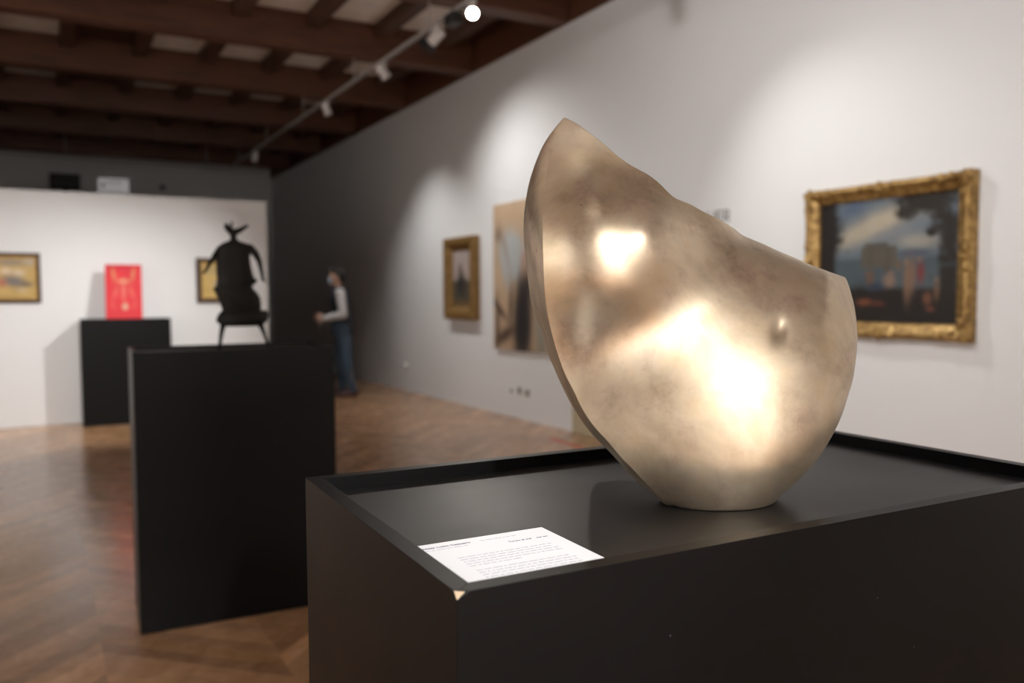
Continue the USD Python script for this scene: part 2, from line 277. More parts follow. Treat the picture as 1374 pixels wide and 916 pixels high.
# ------------------------------------------------------------------ bronze torso
def torso_mesh(LEFT,RIDGE,TOP,RIGHT,cen,NT=420,NF=70,NB=36,NS=8,tune=None,sheets=False):
    """Half-shell torso in its own frame: u right, v up, w towards the front, metres, plinth top at v = 0."""
    c=np.array(cen); T=dict(Hf=.80,Hb=.62,ext=.055,side=3.2); T.update(tune or {})
    def polar(p):
        d=np.asarray(p,float)-c; return np.degrees(np.arctan2(d[:,1],d[:,0])),np.hypot(d[:,0],d[:,1])
    def branch(p,lo):
        a,r=polar(p); a=(a-lo)%360+lo; i=np.argsort(a); return a[i],r[i]
    # angles counted from the tip at the foot, clockwise up the left, over the top, down the right
    aT=polar(RIDGE[-1:])[0][0]; aA=polar(RIDGE[:1])[0][0]
    def cw(a): return (aT-a)%360
    def sort(p):
        a,r=polar(p); a=cw(a); a[a>359.9]=0; i=np.argsort(a); return a[i],r[i]
    kA=cw(aA)
    rd=sort(RIDGE); lf=sort(LEFT)
    tp=sort(TOP); rt=sort(list(TOP[-1:])+list(RIGHT)+[RIDGE[-1]])
    rt_a=np.r_[rt[0][rt[0]>1],360.]; rt_r=np.r_[rt[1][rt[0]>1],rd[1][0]]
    lf_a=lf[0].copy(); lf_r=lf[1].copy(); lf_a[0]=0; lf_r[0]=rd[1][0]; lf_a[-1]=kA
    fr,fl=PchipInterpolator(rd[0],rd[1]),PchipInterpolator(lf_a,lf_r)
    ft,fg=PchipInterpolator(tp[0],tp[1]),PchipInterpolator(rt_a,rt_r)
    kC=tp[0][-1]
    nl=int(NT*.42); nt=int(NT*.22); nr=NT-nl-nt
    k=np.r_[np.linspace(0,kA,nl,endpoint=False),np.linspace(kA,kC,nt,endpoint=False),np.linspace(kC,360,nr,endpoint=False)]
    onL=k<kA
    Rr=np.where(onL,fr(np.clip(k,0,kA)),np.where(k<kC,ft(np.clip(k,kA,kC)),fg(np.clip(k,kC,360))))
    Ro=np.where(onL,np.maximum(fl(np.clip(k,0,kA)),Rr),Rr)
    # smooth angular noise of the splines a little, keeping the corners
    t=np.clip(k/kA,0,1)
    sm=lambda x:np.clip(x,0,1)**2*(3-2*np.clip(x,0,1))
    eL=np.where(t<.5,T['ext']*np.sin(np.pi*np.minimum(t,.5))**1.5,T['ext']+(T['ext_top']-T['ext'])*sm((t-.5)/.5))
    Rx=Rr+np.where(onL,eL,T['ext_top']*(1-sm((k-kA)/(T['top_span']*(kC-kA)))))
    th=np.radians(aT-k); D=np.stack([np.cos(th),np.sin(th)],1)
    # inflate: solve  lap(phi) = -1  on the polar mesh
    ns=56; s=np.sin(np.linspace(0,1,ns+1)[1:]*np.pi/2)
    pts=np.vstack([[c],(c+D[:,None,:]*(Rx[:,None]*s[None])[...,None]).reshape(-1,2)])
    n=len(k); I=lambda i,j:1+(i%n)*ns+j
    f=[]
    for i in range(n):
        f.append((0,I(i+1,0),I(i,0)))
    ii,jj=np.meshgrid(np.arange(n),np.arange(ns-1),indexing='ij'); ii=ii.ravel(); jj=jj.ravel()
    a,b,e_,d_=I(ii,jj),I(ii+1,jj),I(ii+1,jj+1),I(ii,jj+1)
    F=np.vstack([f,np.stack([a,b,e_],1),np.stack([a,e_,d_],1)])
    p=pts[F]; e0,e1,e2=p[:,2]-p[:,1],p[:,0]-p[:,2],p[:,1]-p[:,0]
    A=.5*np.abs(e2[:,0]*-e1[:,1]+e2[:,1]*e1[:,0])+1e-12
    E=[e0,e1,e2]; R_,C_,V_=[],[],[]
    for x in range(3):
        for y in range(3):
            R_.append(F[:,x]);C_.append(F[:,y]);V_.append((E[x]*E[y]).sum(1)/(4*A))
    K=coo_matrix((np.concatenate(V_),(np.concatenate(R_),np.concatenate(C_))),shape=(len(pts),)*2).tocsr()
    rhs=np.zeros(len(pts)); 
    for x in range(3): np.add.at(rhs,F[:,x],A/3)
    edge=np.zeros(len(pts),bool); edge[I(np.arange(n),ns-1)]=True
    free=~edge; phi=np.zeros(len(pts)); phi[free]=spsolve(K[free][:,free],rhs[free])
    ray_s=np.r_[0,s]
    PH=np.hstack([np.full((n,1),phi[0]),phi[1:].reshape(n,ns)])
    def front(sf,kidx):
        """w at radius fraction sf (of Rx) on ray kidx, before the bumps"""
        tt=np.arcsin(np.clip(sf,0,1))/(np.pi/2)*ns
        return np.sqrt(np.maximum(np.interp(tt,np.arange(ns+1),PH[kidx]),0)*4)*T['Hf']
    def bump(P):
        u,v=P[:,0],P[:,1]; o=np.zeros(len(u))
        for (bu,bv,ru,rv,rot,amp,pw,al,au) in T['bumps']:
            cr,sr=np.cos(np.radians(rot)),np.sin(np.radians(rot))
            x=((u-bu)*cr+(v-bv)*sr)/ru; y=(-(u-bu)*sr+(v-bv)*cr)/rv
            y=np.where(y>0,y/au,y/(1+min((al-1)*.5,.75)*sm(-x/2.4))); x=np.where(x<0,x/al,x)
            q=x*x+y*y
            o+=amp*np.exp(-q**(pw/2))*(1-.4*sm(-x*al/2.8) if al>1 else 1)
        for (u0,v0,u1,v1,soft0,soft1,slope) in T['folds']:
            d=np.array([u1-u0,v1-v0]); L=np.hypot(*d); d/=L
            tt=((u-u0)*d[0]+(v-v0)*d[1])/L; side=(u-u0)*-d[1]+(v-v0)*d[0]
            sf=soft0+(soft1-soft0)*np.clip(tt,0,1)
            o-=slope*np.clip(1.15-tt,0,1)*sf*np.logaddexp(0,np.clip(side/sf,-30,30))
        return o
    sf=np.sin(np.linspace(0,1,NF+1)[1:]*np.pi/2); sf[-1]=1
    # the ray spacing crowds towards the rim, where the surface turns edge-on
    V,ring=[],[]
    frac=(Rr/Rx)
    top=np.array([[*c,PH[0,0]**.5*2*T['Hf']]]); top[:,2]+=bump(top[:,:2])
    G=np.zeros((n,NF,3))
    for i in range(n):
        r=sf*frac[i]; G[i,:,:2]=c+D[i]*(r*Rx[i])[:,None]; G[i,:,2]=front(r,i)
    G[...,2]+=bump(G.reshape(-1,3)[:,:2]).reshape(n,NF)
    lean=lambda P: T['lean'][0]*P[...,0]+T['lean'][1]*P[...,1]+T['lean'][2]+T['lean'][3]*.05*np.logaddexp(0,(P[...,1]-.24)/.05)+T['lean'][4]*P[...,0]/(1+np.exp(-(P[...,1]-.25)/.035))
    G[...,2]+=lean(G); top[:,2]+=lean(top)
    rim=G[:,-1,:]
    out=np.zeros((n,3)); out[:,:2]=c+D*Ro[:,None]
    gap=Ro-Rr
    out[:,2]=rim[:,2]-np.where(onL,T['side']*gap+T['drop']*np.sin(np.pi*t)**1.5,0)
    S=np.zeros((n,NS,3))
    for j in range(NS):
        x=(j+1)/NS; S[:,j]=rim*(1-x)+out*x
        S[:,j,:2]+=D*(np.where(onL,.12*gap,0)*4*x*(1-x))[:,None]
    bs=np.cos(np.linspace(0,1,NB+1)[1:]*np.pi/2)
    B=np.zeros((n,NB,3)); wb=T['wb']+lean(np.array([*c,0]))
    for j,x in enumerate(bs):
        B[:,j,:2]=c+D*(Ro*x)[:,None]
        B[:,j,2]=wb+(out[:,2]-wb)*x**1.3-T['Hb']*PH[0,0]**.5*2*np.sqrt(max(0,1-x*x))
    back=np.array([[*c,B[:,-1,2].mean()]])
    def strip(X,Y,base,o): pass
    verts=np.vstack([top,G.reshape(-1,3),S.reshape(-1,3),B[:,:-1].reshape(-1,3),back])
    g0,s0=1,1+n*NF; b0=s0+n*NS; nb=NB-1; last=len(verts)-1
    faces=[]
    i=np.arange(n); i1=(i+1)%n
    def idx(base,cnt,i,j): return base+i*cnt+j
    cols=[(g0,NF,j) for j in range(NF)]+[(s0,NS,j) for j in range(NS)]+[(b0,nb,j) for j in range(nb)]
    faces.append(np.stack([np.zeros(n,int),idx(g0,NF,i,0),idx(g0,NF,i1,0)],1))
    for (ba,ca,ja),(bb,cb,jb) in zip(cols[:-1],cols[1:]):
        a,b,e_,d_=idx(ba,ca,i,ja),idx(ba,ca,i1,ja),idx(bb,cb,i1,jb),idx(bb,cb,i,jb)
        faces+= [np.stack([a,d_,e_],1),np.stack([a,e_,b],1)]
    ba,ca,ja=cols[-1]
    faces.append(np.stack([idx(ba,ca,i,ja),np.full(n,last),idx(ba,ca,i1,ja)],1))
    F=np.vstack(faces)
    if sheets:
        # two skins that meet along the sharp rim: the front, and the narrow flank with the back
        nf=n+2*n*(NF-1); Ff,Fb=F[:nf],F[nf:]
        vol=(np.cross(verts[F[:,0]],verts[F[:,1]])*verts[F[:,2]]).sum()
        if vol<0: Ff,Fb=Ff[:,::-1],Fb[:,::-1]
        ok=lambda f:f[np.linalg.norm(np.cross(verts[f[:,1]]-verts[f[:,0]],verts[f[:,2]]-verts[f[:,0]]),axis=1)>1e-10]
        return verts,ok(Ff),ok(Fb)
    m=trimesh.Trimesh(verts,F,process=False)
    # collapse zero-length side strips (where ridge and outline coincide)
    m.merge_vertices(digits_vertex=7); m.update_faces(m.nondegenerate_faces()); m.remove_unreferenced_vertices()
    if m.volume<0: m.invert()
    return m, dict(rim=rim,out=out,k=k,onL=onL,kA=kA,kC=kC,G=G,n=n)
TUNE=dict(Hf=.62,Hb=.25,ext=.26,ext_top=.26,top_span=.6,side=0.0,drop=.34,wb=-.20,lean=(.08,-.52,-.022,.50,-.16),
 bumps=[(-.098,.309,.057,.076,22,.056,3.0,2.0,1.2),(-.165,.33,.085,.14,15,.016,2.2,1.,1.),(-.042,.338,.030,.060,22,.034,2.2,1.,1.),(.0965,.2145,.0085,.014,-8,-.0042,2,1.,1.)],
 folds=[(.168,.282,.150,.140,.002,.014,1.1)])
T_LEFT = [(-0.1681, 0.4836), (-0.1769, 0.4733), (-0.1919, 0.4527), (-0.2027, 0.4318), (-0.2113, 0.4101), (-0.219, 0.3842), (-0.2266, 0.3578), (-0.2321, 0.3366), (-0.2367, 0.3137), (-0.2437, 0.2805), (-0.2489, 0.2442), (-0.2418, 0.2114), (-0.2383, 0.1758), (-0.2295, 0.1518), (-0.2084, 0.1075), (-0.1636, 0.0601), (-0.1093, 0.0324), (-0.0525, 0.0055), (-0.036, -0.0082), (-0.0236, -0.0293), (-0.0145, -0.0433), (0.0001, -0.0676)]
T_RIDGE = [(-0.1681, 0.4836), (-0.1757, 0.4724), (-0.1799, 0.4584), (-0.1828, 0.4402), (-0.1846, 0.4157), (-0.1855, 0.3933), (-0.1843, 0.3635), (-0.1819, 0.3301), (-0.1803, 0.2948), (-0.1801, 0.265), (-0.1787, 0.2385), (-0.1728, 0.2052), (-0.1617, 0.1699), (-0.1439, 0.135), (-0.1118, 0.0897), (-0.082, 0.0565), (-0.0592, 0.0307), (-0.0371, 0.003), (-0.031, -0.0049), (-0.0225, -0.0293), (-0.014, -0.0433), (0.0001, -0.0676)]
T_TOP = [(-0.1681, 0.4836), (-0.1622, 0.481), (-0.1491, 0.4729), (-0.1344, 0.4617), (-0.1214, 0.4512), (-0.1066, 0.4378), (-0.0919, 0.4259), (-0.0771, 0.4166), (-0.0632, 0.4089), (-0.0499, 0.3985), (-0.0367, 0.385), (-0.0294, 0.3796), (-0.0123, 0.3739), (0.0087, 0.3638), (0.0518, 0.3442), (0.0948, 0.3246), (0.1356, 0.3053), (0.1656, 0.2921), (0.1993, 0.2819)]
T_RIGHT = [(0.2027, 0.2762), (0.2091, 0.2541), (0.2114, 0.2283), (0.2104, 0.2035), (0.2051, 0.1763), (0.1958, 0.1439), (0.1859, 0.121), (0.1763, 0.0981), (0.1617, 0.0716), (0.1457, 0.0488), (0.1263, 0.0286), (0.1089, 0.0133), (0.0926, -0.0033), (0.0711, -0.0232), (0.0496, -0.0434), (0.025, -0.0602)]
def torso_arrays():
    v, ff, fb = torso_mesh(T_LEFT, T_RIDGE, T_TOP, T_RIGHT, [-0.03, 0.1879], NT=520, NF=110, NB=40, tune=TUNE, sheets=True)
    return v, ff, fb


O_, U_, W_ = np.array([.72, .80, 1.0425]), np.array([.73980435, -.67282206, 0]), np.array([-.67282206, -.73980435, 0])
tv, tf_front, tf_back = torso_arrays()
place = lambda v: O_+v[:, :1]*U_+v[:, 1:2]*np.array([0, 0, 1.])+v[:, 2:3]*W_
tv[:, 1] = np.maximum(tv[:, 1], .0004)
def sheet(v, f):
    m = trimesh.Trimesh(place(v), f, process=False); m.remove_unreferenced_vertices(); return meshkit.arrays(m, True)
fa, fb = sheet(tv, tf_front), sheet(tv, tf_back)
path = numbered('/World/bronze_torso'); x = UsdGeom.Xform.Define(stage, path); x.AddTranslateOp().Set(Gf.Vec3d(*O_)); BASE[path] = O_
data(x.GetPrim(), label='large polished golden bronze abstract female torso with a pointed top on the nearest black plinth', category='sculpture')
def raw(name, v, f, n, mt, parent, label=None):
    m = UsdGeom.Mesh.Define(stage, parent+'/'+name); m.CreatePointsAttr(Vt.Vec3fArray.FromNumpy((v-O_).astype(np.float32)))
    m.CreateFaceVertexCountsAttr(Vt.IntArray.FromNumpy(np.full(len(f), 3, np.int32))); m.CreateFaceVertexIndicesAttr(Vt.IntArray.FromNumpy(f.astype(np.int32).ravel()))
    m.CreateNormalsAttr(Vt.Vec3fArray.FromNumpy(n.astype(np.float32))); m.SetNormalsInterpolation('vertex'); m.CreateSubdivisionSchemeAttr('none')
    UsdShade.MaterialBindingAPI.Apply(m.GetPrim()).Bind(MAT[mt]); data(m.GetPrim(), label=label)
raw('cast_body', np.vstack([fa[0], fb[0]]), np.vstack([fa[1], fb[1]+len(fa[0])]), np.vstack([fa[2], fb[2]]), 'bronze', path)

# ------------------------------------------------------------------ plinths
def plinth(label, cx, cy, w, d, h, rot, rec, rim, name='plinth', chip=False):
    """hollow-topped box of black boards: four sides standing above a recessed deck"""
    p = thing(name, label, 'plinth', (cx, cy, 0)); ab = (cx, cy, 0); b = .0012
    x0, x1, y0, y1 = cx-w/2, cx+w/2, cy-d/2, cy+d/2
    add = lambda n, m, mt='black_lacquer', **k: obj(n, turned(m, rot, ab), mt, p, **k)
    def board(q): m = trimesh.creation.extrude_polygon(Polygon(q), h-.002, engine='earcut'); m.apply_translation([0, 0, .002]); return m
    e = .00015                                                     # mitred corners
    i0, i1, j0, j1 = x0+rim, x1-rim, y0+rim, y1-rim
    front = board([(x0+e, y0), (x1-e, y0), (i1-e, j0), (i0+e, j0)])
    if chip:
        ca_, cb_, cc_ = np.array([x0+.008, y0, h]), np.array([x0, y0+.0062, h]), np.array([x0, y0, h-.0062])
        o3 = np.array([x0-.02, y0-.02, h+.02]); far = lambda q: q+(q-np.array([x0, y0, h]))*.6+(o3-np.array([x0, y0, h]))*.0
        cut = hull([far(ca_)+(ca_-(cb_+cc_)/2)*.0, ca_, cb_, cc_, o3, o3+[.03, 0, 0], o3+[0, .03, 0], o3-[0, 0, .03]])
        M = lambda t: manifold3d.Manifold(manifold3d.Mesh(np.asarray(t.vertices, np.float32), np.asarray(t.faces, np.uint32)))
        def chop(t): r = (M(t)-M(cut)).to_mesh(); return trimesh.Trimesh(r.vert_properties[:, :3], r.tri_verts)
        front = chop(front); side = chop(board([(x0, y0+e), (i0, j0+e), (i0, j1-e), (x0, y1-e)]))
        nn = np.cross(cb_-ca_, cc_-ca_); nn /= np.linalg.norm(nn); nn = nn if nn @ (o3-ca_) > 0 else -nn
        m3 = (ca_+cb_+cc_)/3; tri = [m3+(q-m3)*.93 for q in (ca_, cb_, cc_)]
        add('bare_wood_chip', hull([q+nn*.0004 for q in tri]+[m3+(q-m3)*.8-nn*.0015 for q in tri]), 'chip_wood', label='pale bare wood at the chipped corner')
    add('front_panel', front)
    add('back_panel', board([(i0+e, j1), (i1-e, j1), (x1-e, y1), (x0+e, y1)]))
    add('side_panel', side if chip else board([(x0, y0+e), (i0, j0+e), (i0, j1-e), (x0, y1-e)]))
    add('side_panel', board([(i1, j0+e), (x1, y0+e), (x1, y1-e), (i1, j1-e)]))
    add('deck_panel', bx(x0+rim, x1-rim, y0+rim, y1-rim, h-rec-.02, h-rec), 'black_deck')
    return p
plinth('nearest and largest black lacquered plinth under the golden torso, chipped at its front corner', .7510, .8375, .917, .497, 1.06, -.028, .0175, .019, chip=True)
plinth('black plinth in the middle distance under the dark seated statue', .690, 3.660, .775, .43, 1.095, -.045, .012, .02)
plinth('black plinth against the white partition under the red panel', .755, 9.60, .85, .30, 1.093, -.004, .004, .02)

# ------------------------------------------------------------------ card on the near plinth
CZ = 1.0435; CROT = -.028
ca = thing('label_card', 'white printed label card lying in the front corner of the nearest plinth', 'label card', (.3117, .648, CZ))
CB = np.array([.3117, .648, CZ])
def on_card(m):
    m = m.copy(); m.apply_transform(trimesh.transformations.rotation_matrix(CROT, [0, 0, 1])); m.apply_translation(CB); return m
CW, CHH = .1600, .1375
obj('card_sheet', on_card(bx(0, CW, 0, CHH, -.0009, .0009, .0002)), 'card_white', ca)
def words(text, x, y, h, mt, bold=False, name='lettering', spread=1.0):
    m = meshkit.text_mesh(text, h, .00012, bold); m.apply_scale([spread, 1, 1]); m.apply_translation([x, y, .00088]); obj(name, on_card(m), mt, ca)
words('Baltasar Lobo Casuero', -.0055+.010, .1215, .0042, 'ink_blue', True)
words('Torso al sol', .1015, .1035, .0036, 'ink_blue', True)
def dashes(y, x0, x1, h, mt='ink_grey'):
    ms, x = [], x0
    while x < x1-.004:
        w = min(rng.uniform(.003, .0105), x1-x); ms.append(bx(x, x+w, y, y+h, .0008, .00098)); x += w+.0016
    obj('print_line', on_card(cat_(*ms)), mt, ca)
dashes(.1225, .078, .120, .0012); dashes(.1150, .012, .060, .0010); dashes(.1035, .1345, .1500, .0018, 'ink_blue')
for i, y in enumerate((.080, .073, .066, .059, .052)): dashes(y, .033, .139 if i < 4 else .09, .0013)
for i, y in enumerate((.038, .031, .024, .017, .010)): dashes(y, .033, .139 if i < 4 else .10, .0013)

# ------------------------------------------------------------------ pictures
def blob(x, y, cx, cy, rx, ry, rot=0., p=2.):
    c, s = math.cos(rot), math.sin(rot); a = ((x-cx)*c+(y-cy)*s)/rx; b = (-(x-cx)*s+(y-cy)*c)/ry
    return np.exp(-(a*a+b*b)**(p/2))
def slab_(u, v, cx, cy, rx, ry, s=.012): return np.clip((rx-np.abs(u-cx))/s+.5, 0, 1)*np.clip((ry-np.abs(v-cy))/s+.5, 0, 1)
def lay(img, mask, col): return img*(1-mask[:, None])+np.array(col)*mask[:, None]
def canvas_grid(nu, nv):
    u, v = np.meshgrid(np.linspace(0, 1, nu), np.linspace(0, 1, nv)); i = np.arange(nu*nv).reshape(nv, nu)
    a, b, c, d = i[:-1, :-1].ravel(), i[:-1, 1:].ravel(), i[1:, 1:].ravel(), i[1:, :-1].ravel()
    return u.ravel(), v.ravel(), np.vstack([np.c_[a, b, c], np.c_[a, c, d]])
def nz(u, v, s, seed): return meshkit.fbm(np.c_[u*s, v*s, np.full(len(u), seed*7.3)], 4, seed)
def paint_landscape(u, v):
    n = nz(u, v, 6, 1); leaf = nz(u, v, 22, 2)
    img = np.tile(np.array([.16, .20, .24]), (len(u), 1))
    img = lay(img, np.clip(1.25*blob(u, v, .42, .22, .34, .085, -.42, 2)+.5*(n-.5), 0, 1), (.50, .44, .33))
    img = lay(img, .8*blob(u, v, .74, .36, .16, .06), (.46, .42, .33)); img = lay(img, .6*blob(u, v, .52, .30, .18, .05, -.3), (.28, .29, .31))
    img = lay(img, .8*blob(u, v, .27, .06, .10, .05, -.5), (.09, .13, .22))
    sea = np.clip((v-.46)/.04, 0, 1); img = lay(img, sea, (.085, .115, .13))
    img = lay(img, .8*blob(u, v, .70, .45, .13, .035, 0, 4), (.07, .09, .13))
    img = lay(img, slab_(u, v, .46, .47, .13, .085), (.125, .112, .088)); img = lay(img, slab_(u, v, .44, .385, .085, .03), (.115, .105, .085)); img = lay(img, .5*slab_(u, v, .40, .47, .02, .07), (.095, .085, .065)); img = lay(img, .5*slab_(u, v, .53, .46, .015, .07), (.095, .085, .065))
    img = lay(img, np.clip((v-.66-.06*n)/.05, 0, 1), (.016, .012, .010))
    t = np.clip(blob(u, v, .02, .25, .19, .40, 0, 4)*1.5-.45+(n-.5)*1.1+(leaf-.5)*1.6, 0, 1); img = lay(img, t, (.016, .014, .011))
    img = lay(img, np.clip((.12+.04*n-u)/.03, 0, 1), (.015, .012, .010))
    for cx, cy, rx, ry in ((.80, .05, .26, .12), (.66, .12, .09, .09), (.92, .25, .12, .12), (.82, .30, .05, .04), (.93, .5, .08, .45)):
        img = lay(img, np.clip(blob(u, v, cx, cy, rx, ry, 0, 4)*1.5-.42+(n-.5)*1.1+(leaf-.5)*1.7, 0, 1), (.020, .015, .010))
    for cx, cy, rx, ry, col in ((.40, .64, .03, .07, (.19, .10, .06)), (.38, .60, .016, .016, (.22, .13, .08)), (.47, .70, .05, .03, (.035, .06, .11)), (.42, .71, .045, .03, (.03, .05, .09)),
        (.54, .66, .045, .055, (.33, .21, .15)), (.55, .60, .02, .02, (.30, .19, .13)), (.60, .54, .02, .05, (.20, .13, .08)), (.52, .56, .022, .03, (.12, .08, .05)),
        (.665, .66, .028, .17, (.26, .15, .09)), (.655, .52, .018, .02, (.29, .18, .12)), (.70, .62, .022, .14, (.24, .14, .09)), (.755, .60, .026, .09, (.22, .03, .03)), (.745, .50, .016, .02, (.28, .17, .12)),
        (.80, .80, .03, .05, (.22, .09, .05)), (.86, .74, .02, .08, (.18, .10, .06)), (.86, .66, .014, .018, (.24, .15, .10)), (.36, .83, .055, .03, (.22, .07, .03)), (.46, .84, .05, .02, (.15, .04, .025)), (.82, .88, .03, .02, (.20, .06, .04))):
        img = lay(img, .9*blob(u, v, cx, cy, rx, ry, 0, 3), col)
    return img*(.50+.30*n[:, None])
def paint_portrait(u, v):
    n = nz(u, v, 5, 3); img = np.tile(np.array([.36, .30, .28]), (len(u), 1))
    img = lay(img, np.clip((v-.50)/.06, 0, 1), (.085, .075, .055)); img = lay(img, .7*blob(u, v, .7, .40, .35, .08), (.42, .32, .28))
    img = lay(img, blob(u, v, .45, .62, .26, .24, 0, 4), (.030, .030, .028)); img = lay(img, blob(u, v, .40, .36, .09, .12, 0, 3), (.10, .075, .06))
    img = lay(img, .8*blob(u, v, .40, .29, .06, .05), (.20, .14, .11)); img = lay(img, .5*blob(u, v, .65, .66, .10, .18), (.10, .06, .035))
    img = lay(img, np.clip((v-.86)/.05, 0, 1), (.13, .085, .04)); return img*(.82+.36*n[:, None])
def paint_large(u, v):
    n = nz(u, v, 4, 5); img = np.tile(np.array([.50, .36, .235]), (len(u), 1))*(1+.0*u[:, None])
    img = lay(img, .35*np.clip((v-.55)/.2, 0, 1), (.34, .22, .14))
    img = lay(img, np.clip(1.3*blob(u, v, .34, .36, .24, .16, .35, 4), 0, 1), (.44, .46, .45)); img = lay(img, .8*blob(u, v, .22, .45, .07, .14, -.3, 3), (.42, .44, .43))
    img = lay(img, .8*blob(u, v, .09, .21, .045, .05), (.10, .075, .06)); img = lay(img, .7*blob(u, v, .20, .28, .03, .18, -.5), (.30, .20, .13))
    img = lay(img, blob(u, v, .50, .80, .17, .34, .06, 5), (.016, .014, .015)); img = lay(img, blob(u, v, .55, .56, .10, .12, 0, 3), (.02, .017, .018))
    img = lay(img, blob(u, v, .52, .42, .05, .09), (.42, .26, .18)); img = lay(img, .8*blob(u, v, .60, .36, .05, .03), (.42, .10, .06))
    for a in ((.10, .72, .16, .03, .5), (.07, .84, .03, .22, 0), (.20, .90, .2, .05, -.3), (.30, .70, .03, .18, .1)):
        img = lay(img, .92*blob(u, v, a[0], a[1], a[2], a[3], a[4], 3), (.055, .030, .02))
    img = lay(img, blob(u, v, .80, .80, .10, .3, 0, 5), (.26, .24, .19)); return img*(.85+.30*n[:, None])
def paint_bouquet(u, v):
    n = nz(u, v, 6, 8); img = np.tile(np.array([.47, .31, .10]), (len(u), 1)); img = lay(img, .8*blob(u, v, .62, .12, .25, .10, 0, 3), (.22, .18, .15)); img = lay(img, .7*blob(u, v, .93, .10, .10, .10), (.40, .36, .32))
    img = lay(img, blob(u, v, .55, .34, .09, .08), (.62, .50, .36)); img = lay(img, blob(u, v, .74, .38, .09, .09), (.58, .46, .33)); img = lay(img, blob(u, v, .66, .58, .20, .14, .3, 3), (.15, .135, .13)); img = lay(img, .9*blob(u, v, .48, .62, .07, .09), (.42, .10, .07))
    img = lay(img, blob(u, v, .78, .80, .07, .05), (.50, .38, .24)); img = lay(img, .7*blob(u, v, .2, .5, .16, .3), (.30, .17, .06)); img = lay(img, .8*blob(u, v, .86, .66, .10, .06), (.07, .06, .06)); return img*(.8+.4*n[:, None])
def paint_gold(u, v):
    n = nz(u, v, 5, 9); img = np.tile(np.array([.56, .38, .12]), (len(u), 1)); img = lay(img, .7*blob(u, v, .45, .22, .4, .14), (.42, .34, .18)); img = lay(img, .9*blob(u, v, .55, .62, .18, .25), (.30, .20, .10)); img = lay(img, .8*blob(u, v, .5, .5, .09, .09), (.58, .44, .34)); img = lay(img, .7*blob(u, v, .35, .6, .07, .05), (.30, .38, .45)); return img*(.8+.4*n[:, None])

def frame_at(kind, a, b, z0, z1):
    """maps picture coordinates (across as seen, up, out of the wall) to the room; kind 'right' hangs on the right wall, 'partition' on the partition"""
    if kind == 'right': return lambda p: np.c_[WALL_X-p[:, 2], b-(p[:, 0]), z0+p[:, 1]]
    return lambda p: np.c_[a+p[:, 0], PY-p[:, 2], z0+p[:, 1]]
def tmap(m, f):
    m = trimesh.Trimesh(f(np.asarray(m.vertices)), m.faces, process=False)
    if m.volume < 0: m.invert()
    return m
def rails(W, H, prof, steps, carve=None):
    """four mitred rails; prof: (distance in from the outer edge, height off the wall)"""
    out = []; prof = np.array(prof, float); n = len(prof)
    for side in range(4):
        L = W if side % 2 == 0 else H; V = []
        for k in range(steps+1):
            t = k/steps; o = prof.copy(); 
            if carve is not None: o[1:-1] = o[1:-1]+carve(t*L, L, o[1:-1], side)
            s = o[:, 0]+t*(L-2*o[:, 0])          # mitre: shorter towards the inside
            if side == 0: q = np.c_[s, o[:, 0], o[:, 1]]
            elif side == 1: q = np.c_[W-o[:, 0], s, o[:, 1]]
            elif side == 2: q = np.c_[W-s, H-o[:, 0], o[:, 1]]
            else: q = np.c_[o[:, 0], H-s, o[:, 1]]
            V.append(q)
        V = np.vstack(V); f = []
        for k in range(steps):
            for i in range(n):
                j = (i+1) % n; a, b, c, d = k*n+i, k*n+j, (k+1)*n+j, (k+1)*n+i; f += [(a, b, c), (a, c, d)]
        for i in range(1, n-1): f += [(0, i+1, i), (steps*n, steps*n+i, steps*n+i+1)]
        m = trimesh.Trimesh(V, f, process=False); 
        if m.volume < 0: m.invert()
        out.append(m)
    return out
def picture(name, label, kind, a, b, z0, z1, prof, fmat, paint, cmat, res, cin, cz, steps=2, carve=None, group=None, slip=None):
    W, H = abs(b-a), z1-z0; f = frame_at(kind, a, b, z0, z1)
    base = f(np.array([[W/2, 0, 0]]))[0]; t = thing(name, label, 'painting', base, group)
    for r in rails(W, H, prof, steps, carve): obj('frame_rail', tmap(r, f), fmat, t, smooth=40 if carve is not None else False)
    if slip:
        for r in rails(W-2*slip[0], H-2*slip[0], slip[1], 1):
            r.apply_translation([slip[0], slip[0], 0]); obj('inner_moulding', tmap(r, f), slip[2], t)
    cu, cv_, cf = canvas_grid(*res); pts = np.c_[cin+cu*(W-2*cin), H-cin-cv_*(H-2*cin), np.full(len(cu), cz)]
    wp = f(pts); m = trimesh.Trimesh(wp, cf, process=False); nrm = m.face_normals.mean(0); out = f(np.array([[0, 0, 1.]]))[0]-f(np.array([[0, 0, 0.]]))[0]
    if nrm@out < 0: cf = cf[:, ::-1]
    bu = tmap(bx(cin, W-cin, cin, H-cin, .004, cz-.0005), f); obj('canvas_backing', bu, 'canvas_side', t)
    obj('canvas', (wp, cf), cmat, t, colors=paint(cu, cv_)); return t, f, W, H
